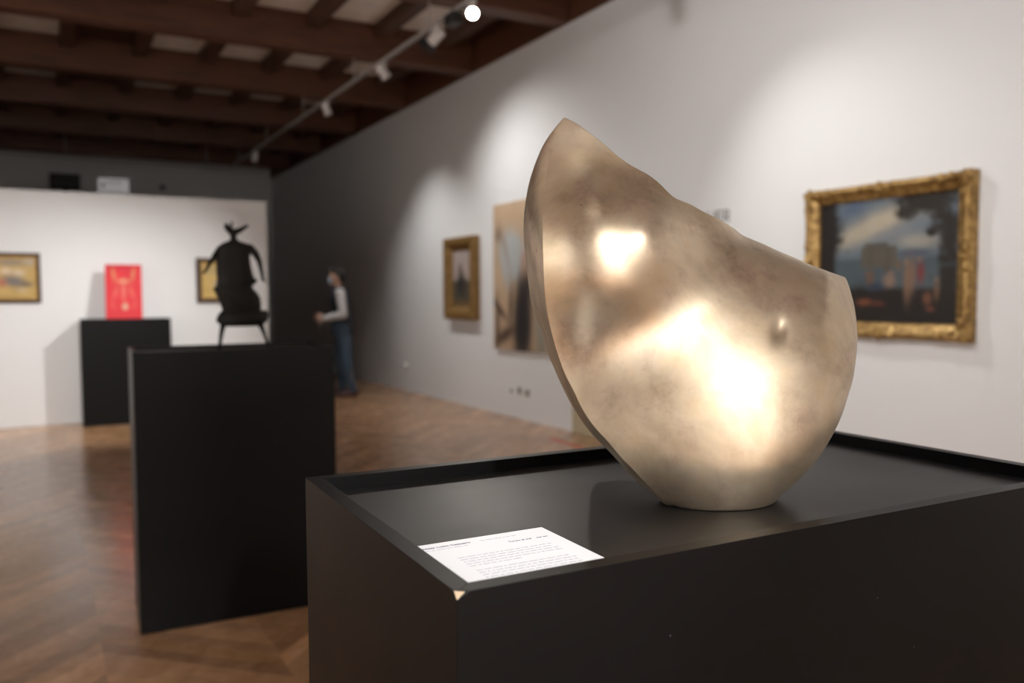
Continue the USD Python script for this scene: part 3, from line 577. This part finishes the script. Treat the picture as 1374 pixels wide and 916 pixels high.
# landscape in the carved gilt frame
def carve(s, L, o, side):
    d = min(s, L-s); e = np.exp(-(d/.17)**4)*1.0+np.exp(-((s-L/2)/.16)**4)*.9
    ph = s*62+side*1.7; w = np.clip(1-np.abs(o[:, 0]-.035)/.05, 0, 1)
    k = (math.sin(ph)*.5+math.sin(ph*1.9+1)*.35)*e
    return np.c_[-.008*e*w*(.6+k), .013*e*w*(.5+k)]
t, f, W, H = picture('gilt_framed_landscape', 'dark mythological landscape painting with figures in a carved gilt frame right of the golden torso', 'right', 2.700, 3.825, 1.035, 1.965,
    [(0, 0), (0, .025), (.004, .05), (.015, .068), (.028, .075), (.042, .070), (.052, .058), (.066, .047), (.082, .043), (.094, .034), (.098, .020), (.098, 0)], 'gilt', paint_landscape, 'canvas_dark', (190, 160), .09, .018, 150, carve)
def ornament(cx, cy, r, seed, n=9):
    g = np.random.default_rng(seed); ms = []
    for k in range(n):
        a = k/n*2*np.pi+g.uniform(0, .4); rr = r*g.uniform(.35, .95); s = trimesh.creation.icosphere(1)
        s.apply_scale([g.uniform(.012, .022), g.uniform(.008, .013), g.uniform(.010, .016)]); s.apply_transform(trimesh.transformations.rotation_matrix(a, [0, 0, 1]))
        s.apply_translation([cx+rr*math.cos(a), cy+rr*math.sin(a)*.9, .058+g.uniform(0, .018)]); ms.append(s)
    s = trimesh.creation.icosphere(2, .019); s.apply_translation([cx, cy, .068]); ms.append(s); return cat_(*ms)
k = 0
for cx, cy in ((.03, .03), (W-.03, .03), (.03, H-.03), (W-.03, H-.03)):
    for dx, dy in ((0, 0), (.085, 0), (0, .085), (.15, 0)):
        x = cx+(dx if cx < W/2 else -dx); y = cy+(dy if cy < H/2 else -dy); k += 1
        obj('carved_ornament', tmap(ornament(x, y, .032 if dx+dy == 0 else .026, 40+k, 10), f), 'gilt', t, smooth=True)
for cx, cy in ((W/2, .028), (W/2, H-.028), (.028, H/2), (W-.028, H/2)): k += 1; obj('carved_ornament', tmap(ornament(cx, cy, .03, 40+k, 11), f), 'gilt', t, smooth=True)
picture('small_framed_portrait', 'small upright painting of a dark figure in a deep dull-gold frame on the long wall', 'right', 8.565, 9.37, 1.03, 2.005,
    [(0, 0), (0, .085), (.012, .10), (.075, .10), (.135, .055), (.155, .04), (.155, 0)], 'old_gold', paint_portrait, 'canvas_dark', (50, 80), .150, .03)
# the large canvas without a frame
cl = thing('large_unframed_canvas', 'large unframed tan canvas of a dark-robed figure, half hidden behind the golden torso', 'painting', (WALL_X, 7.53, .72))
fu = frame_at('right', 6.90, 8.165, .725, 2.30); W2, H2 = 1.265, 1.575
obj('stretcher', tmap(bx(.003, W2-.003, .003, H2-.003, .002, .036, .003), fu), 'canvas_side', cl)
cu, cv_, cf = canvas_grid(90, 110); wp = fu(np.c_[cu*W2, H2-cv_*H2, np.full(len(cu), .0375)]); m = trimesh.Trimesh(wp, cf, process=False)
if m.face_normals.mean(0)[0] > 0: cf = cf[:, ::-1]
obj('canvas', (wp, cf), 'canvas_light', cl, colors=paint_large(cu, cv_))
thin = [(0, 0), (0, .022), (.006, .03), (.026, .03), (.034, .02), (.034, 0)]
slip = (.034, [(0, 0), (0, .018), (.006, .022), (.020, .014), (.020, 0)], 'gold_slip')
picture('dark_framed_still_life', 'golden painting in a thin dark frame at the left end of the partition', 'partition', -.66, -.002, 1.262, 1.770, thin, 'dark_frame', paint_bouquet, 'canvas_light', (80, 60), .05, .012, slip=slip)
picture('dark_framed_golden_picture', 'small golden picture in a dark frame partly hidden by the seated statue', 'partition', 1.503, 2.02, 1.250, 1.748, [(0, 0), (0, .022), (.006, .034), (.034, .034), (.046, .02), (.046, 0)], 'dark_frame', paint_gold, 'canvas_light', (60, 60), .06, .012,
    slip=(.046, [(0, 0), (0, .018), (.006, .022), (.018, .014), (.018, 0)], 'gold_slip'))

# ------------------------------------------------------------------ red panel on the far plinth
rp = thing('red_panel', 'bright red panel with gold ornament leaning back on the far plinth', 'panel', (.72, 9.56, 1.093))
def lean(m):
    m = m.copy(); m.apply_transform(trimesh.transformations.rotation_matrix(-.20, [1, 0, 0])); m.apply_transform(trimesh.transformations.rotation_matrix(-.10, [0, 0, 1])); m.apply_translation([.742, 9.53, 1.0945]); return m
PW, PHH = .345, .575
obj('slab', lean(bx(-PW/2, PW/2, .001, .020, 0, PHH, .002)), 'red_tape', rp)
cu, cv_, cf = canvas_grid(60, 90); cp = trimesh.Trimesh(np.c_[(cu-.5)*PW, np.zeros(len(cu)), (1-cv_)*PHH], cf, process=False); cp = lean(cp)
def paint_red(u, v):
    n = nz(u, v, 9, 12); img = np.tile(np.array([.66, .035, .045]), (len(u), 1)); g = (.62, .30, .13)
    for s in (-1, 1):
        img = lay(img, .75*blob(u, v, .5+s*.27, .18, .045, .15, s*.25, 3), g); img = lay(img, .5*blob(u, v, .5+s*.22, .52, .05, .14, -s*.5, 3), (.70, .22, .14)); img = lay(img, .35*blob(u, v, .5+s*.3, .75, .05, .10, s*.6, 3), (.70, .18, .12))
    img = lay(img, .75*blob(u, v, .5, .31, .16, .05, 0, 3), (.72, .36, .20)); img = lay(img, .55*blob(u, v, .5, .50, .07, .17, 0, 3), (.72, .26, .18)); img = lay(img, .8*blob(u, v, .53, .78, .085, .065, 0, 4), (.62, .50, .32)); img = lay(img, .35*np.clip(1.2-v*8, 0, 1), (.38, .01, .03))
    return img*(.85+.3*n[:, None])
nrm = cp.face_normals.mean(0)
obj('embroidered_face', (np.array(cp.vertices), cf if nrm[1] < 0 else cf[:, ::-1]), 'red_cloth', rp, colors=paint_red(cu, cv_), label='red cloth face with gold ornament')
obj('prop', cat_(cyl([.72, 9.700, 1.098], [.735, 9.605, 1.36], .006), cyl([.80, 9.700, 1.098], [.765, 9.605, 1.36], .006)), 'charcoal', rp)

# ------------------------------------------------------------------ dark statue on the middle plinth
SD = np.array([.740, 3.62, 1.083]); su = np.array([.978, -.207, 0]); sw = np.array([-.207, -.978, 0]); K = .000655
st = thing('dark_statue', 'dark bronze statue of a horned figure on a four-legged seat, on the middle plinth', 'sculpture', SD)
def sp(x, h, w=0.): return SD+su*(x-283)*K+sw*w+np.array([0, 0, (878-h)*K])
def loft(levels, depth):
    V, F, n = [], [], 28; t_ = np.linspace(0, 2*np.pi, n, endpoint=False)
    for (h, xl, xr, dd) in levels:
        for a in t_: V.append(sp((xl+xr)/2+(xr-xl)/2*math.cos(a), h, depth*dd*(xr-xl)*K*math.sin(a)))
    L = len(levels)
    for k in range(L-1):
        for i in range(n):
            j = (i+1) % n; F += [(k*n+i, k*n+j, (k+1)*n+j), (k*n+i, (k+1)*n+j, (k+1)*n+i)]
    a, b = len(V), len(V)+1; V += [np.mean(V[:n], 0), np.mean(V[(L-1)*n:L*n], 0)]
    for i in range(n): j = (i+1) % n; F += [(a, j, i), (b, (L-1)*n+i, (L-1)*n+j)]
    m = trimesh.Trimesh(V, F); m.fix_normals(); return m
obj('robed_body', loft([(650, 150, 388, .7), (620, 152, 392, .7), (580, 138, 392, .75), (545, 125, 388, .75), (510, 112, 368, .75), (486, 98, 345, .7), (470, 118, 340, .7), (450, 122, 362, .7), (434, 124, 374, .65), (415, 124, 352, .7), (380, 120, 342, .7), (330, 122, 332, .65), (280, 128, 328, .6), (240, 134, 336, .6), (215, 142, 344, .55), (200, 158, 322, .5), (190, 180, 292, .5), (180, 205, 262, .8), (165, 214, 252, 1.), (150, 213, 250, 1.)], .5), 'dark_bronze', st, smooth=50)
def tubes(chain): return bones([[(sp(x, h, w), r*K) for x, h, w, r in chain]], .008, 4)
obj('horned_head', bones([[(sp(232, 160), 20*K), (sp(228, 128), 24*K), (sp(200, 108), 20*K), (sp(186, 86), 13*K)], [(sp(230, 130), 22*K), (sp(262, 118), 18*K), (sp(292, 100), 13*K), (sp(316, 84), 9*K)], [(sp(212, 108), 12*K), (sp(220, 82), 8*K), (sp(224, 60), 5*K)], [(sp(200, 100), 10*K), (sp(196, 76), 6*K)]], .006, 4), 'dark_bronze', st, smooth=True)
obj('arm', tubes([(330, 225, 0, 26), (362, 262, .01, 24), (385, 310, .02, 17), (398, 380, .03, 12), (404, 425, .035, 10), (416, 440, .04, 7)]), 'dark_bronze', st, smooth=True)
obj('arm', tubes([(150, 235, 0, 24), (118, 275, .01, 18), (88, 325, .02, 12), (60, 375, .03, 9), (46, 388, .03, 7)]), 'dark_bronze', st, smooth=True)
obj('seat', loft([(726, 148, 388, .8), (716, 134, 404, .8), (700, 116, 424, .75), (680, 112, 432, .75), (650, 128, 433, .75), (634, 142, 432, .7), (626, 150, 420, .7)], .55), 'dark_bronze', st, smooth=40)
for w in (.035, -.045):
    obj('leg', tubes([(160, 705, w, 20), (146, 760, w, 13), (138, 810, w*1.1, 10), (130, 866, w*1.2, 10)]), 'dark_bronze', st, smooth=True)
    obj('leg', tubes([(380, 705, w, 20), (400, 760, w, 13), (415, 810, w*1.1, 10), (434, 866, w*1.2, 11)]), 'dark_bronze', st, smooth=True)
c2 = thing('small_label_card', 'small white label card lying on the middle plinth beside the dark statue', 'label card', (.955, 3.52, 1.083))
obj('card_sheet', turned(bx(.872, 1.008, 3.47, 3.60, 1.0832, 1.0862, .0004), -.045, (.94, 3.53, 1.08)), 'card_white', c2)
obj('print_line', turned(cat_(*[bx(.885, .99-.02*(i % 2), 3.49+.018*i, 3.495+.018*i, 1.0861, 1.0864) for i in range(5)]), -.045, (.94, 3.53, 1.08)), 'ink_grey', c2)

# ------------------------------------------------------------------ track lights
def rail(label, a, b, ends=True):
    a, b = np.array(a, float), np.array(b, float); t = thing('lighting_track', label, 'lighting track', (a+b)/2)
    if abs(b[0]-a[0]) < 1e-6: m = bx(a[0]-.018, a[0]+.018, a[1], b[1], a[2]-.016, a[2]+.016, .003); g = bx(a[0]-.006, a[0]+.006, a[1]+.01, b[1]-.01, a[2]-.0175, a[2]-.0155)
    else: m = bx(a[0], b[0], a[1]-.018, a[1]+.018, a[2]-.016, a[2]+.016, .003); g = bx(a[0]+.01, b[0]-.01, a[1]-.006, a[1]+.006, a[2]-.0175, a[2]-.0155)
    obj('rail', m, 'track_grey', t); obj('slot', g, 'lamp_black', t)
    for by in BEAMS:
        if abs(b[0]-a[0]) < 1e-6 and a[1] < by < b[1]: obj('hanger_rod', cyl((a[0], by, a[2]+.015), (a[0], by, SOFFIT_Z+.001), .006, n=10), 'track_grey', t)
    if abs(b[0]-a[0]) > 1e-6:
        for x in (a[0]+.4, (a[0]+b[0])/2, b[0]-.4): obj('hanger_rod', cyl((x, a[1], a[2]+.015), (x, a[1], CEIL_Z-.001), .006, n=10), 'track_grey', t)
rail('long pale lighting track running beside the white gallery wall', (TRACK_X, -3.5, TRACK_Z), (TRACK_X, 15.60, TRACK_Z))
rail('short pale lighting track crossing in front of the far end wall', (-2.2, 15.618, TRACK_Z), (TRACK_X+.018, 15.618, TRACK_Z))
rail('pale lighting track over the left part of the room behind the viewer', (KEY_TRACK_X, -3.5, TRACK_Z), (KEY_TRACK_X, 5.3, TRACK_Z))
def unit(v): return v/np.linalg.norm(v)
NLAMP = 0
def lamp(x, y, aim, cone, soft, power, color, radius, label, lens, barn=False, z=TRACK_Z, size=1.0, drop=.105):
    """adapter, arm and cylinder head on the track; its light leaves the lens"""
    global NLAMP
    head = np.array([x, y, z-drop]); d = unit(np.array(aim, float)-head); L, R = .15*size, .046*size
    t = thing('track_spotlight', label, 'spotlight', (x, y, z-.016), 'track spotlights')
    obj('adapter', bx(x-.016, x+.016, y-.055, y+.055, z-.042, z-.0165, .003), 'lamp_white', t)
    obj('arm', cyl((x, y, z-.041), head-d*.02, .009, n=10), 'lamp_white', t)
    a, b = head-d*L*.55, head+d*L*.45
    x_ = unit(np.cross(d, [0, 0, 1.])); y_ = np.cross(d, x_); tt = np.linspace(0, 2*np.pi, 28, endpoint=False); ring = np.cos(tt)[:, None]*x_+np.sin(tt)[:, None]*y_
    prof = [(a, R*.55), (a+d*.008, R*.9), (a+d*.03, R), (b, R), (b, R*.9), (b-d*.02, R*.88)]; V = np.vstack([c+ring*r for c, r in prof]); F = []; n = 28
    for k in range(len(prof)-1):
        for i in range(n): j = (i+1) % n; F += [(k*n+i, k*n+j, (k+1)*n+j), (k*n+i, (k+1)*n+j, (k+1)*n+i)]
    c0, c1 = len(V), len(V)+1; V = np.vstack([V, prof[0][0], prof[-1][0]])
    for i in range(n): j = (i+1) % n; F += [(c0, j, i), (c1, (len(prof)-1)*n+i, (len(prof)-1)*n+j)]
    m = trimesh.Trimesh(V, F, process=False); m.fix_normals(); obj('head', m, 'lamp_white', t, smooth=40)
    lc = b-d*.014; obj('lens', hull(np.vstack([lc+ring*R*.86, lc+d*.006+ring*R*.80, [lc+d*.010]])), lens, t, smooth=40)
    if barn:
        for s in (-1, 1):
            c = b+x_*s*R*1.1; q = [c+y_*u*R*1.1+d*w*.07+x_*s*w*.025+x_*s*e for u in (-1, 1) for w in (0, 1) for e in (0, .002)]; obj('barn_door', hull(q), 'lamp_black', t)
        c = b-y_*R*1.1
    if power:
        s = UsdLux.SphereLight.Define(stage, t+'/light'); s.CreateRadiusAttr(radius); s.CreateIntensityAttr(power); s.CreateColorAttr(Gf.Vec3f(*color)); s.CreateNormalizeAttr(True)
        sh = UsdLux.ShapingAPI.Apply(s.GetPrim()); sh.CreateShapingConeAngleAttr(cone); sh.CreateShapingConeSoftnessAttr(soft)
        o = b+d*.03-BASE[t]; zx = x_; zy = y_; zz = -d
        if np.dot(np.cross(zx, zy), zz) < 0: zy = -zy
        s.AddTransformOp().Set(Gf.Matrix4d(*[float(q) for row in ((*zx, 0), (*zy, 0), (*zz, 0), (*o, 1)) for q in row]))
for L_ in LAMPS: lamp(*L_)
bx_ = thing('junction_box', 'black driver box hanging on the lighting track near the brightest spotlight', 'driver box', (TRACK_X, 6.25, TRACK_Z-.1))
obj('body', bx(TRACK_X-.05, TRACK_X+.05, 6.20, 6.36, TRACK_Z-.105, TRACK_Z-.0165, .006), 'lamp_black', bx_)
obj('cable', cyl((TRACK_X, 6.34, TRACK_Z-.06), (TRACK_X, 6.42, TRACK_Z-.0165), .006, n=10), 'lamp_black', bx_)

# ------------------------------------------------------------------ small things on the walls and floor
for k, (y, z, lab) in enumerate(((7.83, .285, 'small beige wall outlet low on the gallery wall, the farthest of three'), (7.655, .30, 'small beige wall outlet low on the gallery wall, the middle one of three'), (7.495, .29, 'small beige wall outlet low on the gallery wall, the nearest of three'))):
    o = thing('wall_outlet', lab, 'outlet', (WALL_X, y, z)); obj('cover_plate', bx(WALL_X-.010, WALL_X-.0005, y-.038, y+.038, z-.038, z+.038, .003), 'outlet_beige' if k else 'sensor_white', o); obj('socket', cyl((WALL_X-.0095, y, z), (WALL_X-.0115, y, z), .022), 'charcoal', o)
o = thing('wall_sensor', 'small white round sensor low on the gallery wall in the dim stretch', 'sensor', (WALL_X, 10.84, .35)); obj('housing', cyl((WALL_X-.0005, 10.84, .35), (WALL_X-.035, 10.84, .35), .045, .036), 'sensor_white', o, smooth=40); obj('eye', ball((WALL_X-.034, 10.84, .35), .012, 1), 'charcoal', o)
cr = thing('beige_board', 'beige wooden board standing against the gallery wall behind the golden torso', 'board', (4.38, 6.30, 0))
obj('panel', bx(4.375, 4.397, 5.95, 6.62, 0.001, .50, .003), 'box_beige', cr); obj('batten', bx(4.360, 4.3745, 5.96, 6.61, .44, .49, .002), 'box_beige', cr)
o = thing('floor_tape', 'short strip of red tape on the floor beside the beige box', 'tape', (4.0, 6.3, .001)); obj('strip', bx(3.98, 4.03, 5.9, 6.42, .0005, .0015), 'red_tape', o)
# lettering on the wall
wt = meshkit.text_mesh('MUJER', .088, .0015, True); wt.apply_transform(np.array([[0, 0, -1, 0], [-1, 0, 0, 0], [0, 1, 0, 0], [0, 0, 0, 1.]])); b_ = wt.bounds
wt.apply_translation([WALL_X-.0004-b_[1][0], 4.565-b_[0][1], 1.835-b_[0][2]])
o = thing('wall_lettering', 'grey capital lettering on the white wall above the torso', 'lettering', (WALL_X, 4.7, 1.835)); obj('letters', wt, 'wall_ink', o)
# things high on the end wall
o = thing('loudspeaker', 'black loudspeaker box high on the far end wall', 'loudspeaker', (.46, END_Y, 3.55)); obj('cabinet', bx(.20, .72, END_Y-.22, END_Y-.001, 3.40, 3.69, .01), 'charcoal', o)
obj('grille', bx(.23, .69, END_Y-.228, END_Y-.2195, 3.43, 3.66, .003), 'lamp_black', o); obj('bracket', bx(.42, .50, END_Y-.18, END_Y-.01, 3.36, 3.401), 'charcoal', o)
o = thing('wall_notice', 'pale backlit notice panel with a smudged print high on the far end wall', 'notice', (1.31, END_Y, 3.54)); obj('panel', bx(1.04, 1.58, END_Y-.03, END_Y-.001, 3.40, 3.67, .004), 'sign_white', o)
obj('print', cat_(bx(1.10, 1.14, END_Y-.032, END_Y-.0295, 3.47, 3.60), bx(1.18, 1.48, END_Y-.032, END_Y-.0295, 3.60, 3.615), bx(1.18, 1.44, END_Y-.032, END_Y-.0295, 3.55, 3.56), bx(1.18, 1.48, END_Y-.032, END_Y-.0295, 3.44, 3.45)), 'sign_ink', o)
o = thing('security_camera', 'small dark security camera high on the far end wall', 'camera', (2.2, END_Y, 3.54)); obj('body', bx(2.15, 2.25, END_Y-.18, END_Y-.05, 3.50, 3.58, .01), 'charcoal', o); obj('mount', cyl((2.2, END_Y-.001, 3.54), (2.2, END_Y-.06, 3.54), .02), 'charcoal', o); obj('lens', cyl((2.2, END_Y-.179, 3.54), (2.2, END_Y-.20, 3.54), .025), 'lamp_black', o)

# ------------------------------------------------------------------ the visitor
FT = np.array([3.49, 10.62, 0]); fx = np.array([-.949, .314, 0]); fy = np.array([-.314, -.949, 0])
def J(x, y, z): return FT+(fx*x+fy*y+np.array([0, 0, z]))*.965
pe = thing('person', 'person in a black vest, grey sleeves, jeans and a face mask, standing past the partition', 'person', FT)
def leg(s, hx, kx, ax): return [(J(hx, s*.09, .93), .092), (J(kx, s*.095, .50), .058), (J(kx-.01, s*.095, .40), .058), (J(ax, s*.10, .09), .038)]
legs = [leg(1, .06, .02, -.06), leg(-1, .06, .10, .08)]
torso = [(J(.06, 0, .94), (.115, .15, .11)), (J(.07, 0, 1.12), (.105, .135, .10)), (J(.09, 0, 1.30), (.12, .155, .10)), (J(.10, 0, 1.42), (.09, .13, .06))]
arms = [[(J(.09, s*.19, 1.40), .056), (J(.05, s*.225, 1.12), .043), (J(.29, s*.17, 1.07), .031)] for s in (1, -1)]
neck = [(J(.10, 0, 1.40), .062), (J(.125, 0, 1.53), .055)]
head = [(J(.145, 0, 1.60), (.082, .070, .085)), (J(.135, 0, 1.645), (.095, .076, .085))]
jaw = [(J(.145, 0, 1.59), (.07, .06, .06)), (J(.20, 0, 1.545), (.032, .036, .03))]
nose = [(J(.222, 0, 1.625), .012), (J(.243, 0, 1.60), .015)]
ear = [[(J(.135, s*.072, 1.62), (.02, .012, .03)), (J(.128, s*.078, 1.60), (.015, .01, .022))] for s in (1, -1)]
hands = []
for s in (1, -1):
    wv = J(.29, s*.17, 1.07); pm = J(.36, s*.155, 1.075)
    hands.append([(wv, .029), (pm, (.032, .022, .036))])
    for k in range(4):
        o0 = J(.385, s*.15, 1.102-.019*k); l = (.034, .040, .037, .028)[k]
        hands.append([(o0, .0095), (o0+fx*l-fy*s*.012, .0088), (o0+fx*(l+.004)-fy*s*.040, .008)])
    hands.append([(J(.33, s*.14, 1.10), .012), (J(.365, s*.118, 1.125), .010), (J(.395, s*.105, 1.130), .0085)])
feet = [[(J(a-.02, s*.10, .055), .04), (J(a+.15, s*.11, .03), (.045, .042, .028))] for s, a in ((1, -.06), (-1, .08))]
obj('body', bones(legs+[torso]+arms+[neck, head, jaw, nose]+ear+hands+feet, .02, 6), 'skin', pe, smooth=True)
inf = lambda ch, e: [(p, np.asarray(r)+e) for p, r in ch]
obj('shirt', bones([inf(arms[0], .010), inf(arms[1], .010), [(J(.10, 0, 1.40), .068), (J(.115, 0, 1.47), .064)]], .025, 4), 'shirt_grey', pe, smooth=True)
obj('vest', bones([inf([(J(.06, 0, .88), (.12, .15, .05))]+torso, .026), inf([(J(.09, -.13, 1.42), .05), (J(.09, .13, 1.42), .05)], .012)], .03, 4), 'vest_black', pe, smooth=True)
obj('jeans', bones([inf(legs[0], .014), inf(legs[1], .014), [(J(.06, -.055, .92), (.140, .125, .14)), (J(.06, .055, .92), (.140, .125, .14))]], .03, 4), 'jeans_blue', pe, smooth=True)
for ch in feet: obj('shoe', bones([inf(ch, .012)], .02, 3), 'shoe_dark', pe, smooth=True)
obj('hair', bones([[(J(.10, 0, 1.655), (.095, .088, .082)), (J(.125, 0, 1.70), (.095, .085, .055))], [(J(.065, 0, 1.66), (.07, .08, .08)), (J(.06, 0, 1.58), (.05, .06, .05))], [(J(.19, -.03, 1.715), .035), (J(.19, .03, 1.715), .035)]], .02, 3), 'hair', pe, smooth=True)
obj('face_mask', bones([[(J(.20, 0, 1.60), (.05, .058, .04)), (J(.205, 0, 1.56), (.045, .05, .035))]], .02, 3), 'mask_blue', pe, smooth=True)
for s in (1, -1): obj('eye', ball(J(.218, s*.032, 1.655), .012, 1), 'charcoal', pe, smooth=True)
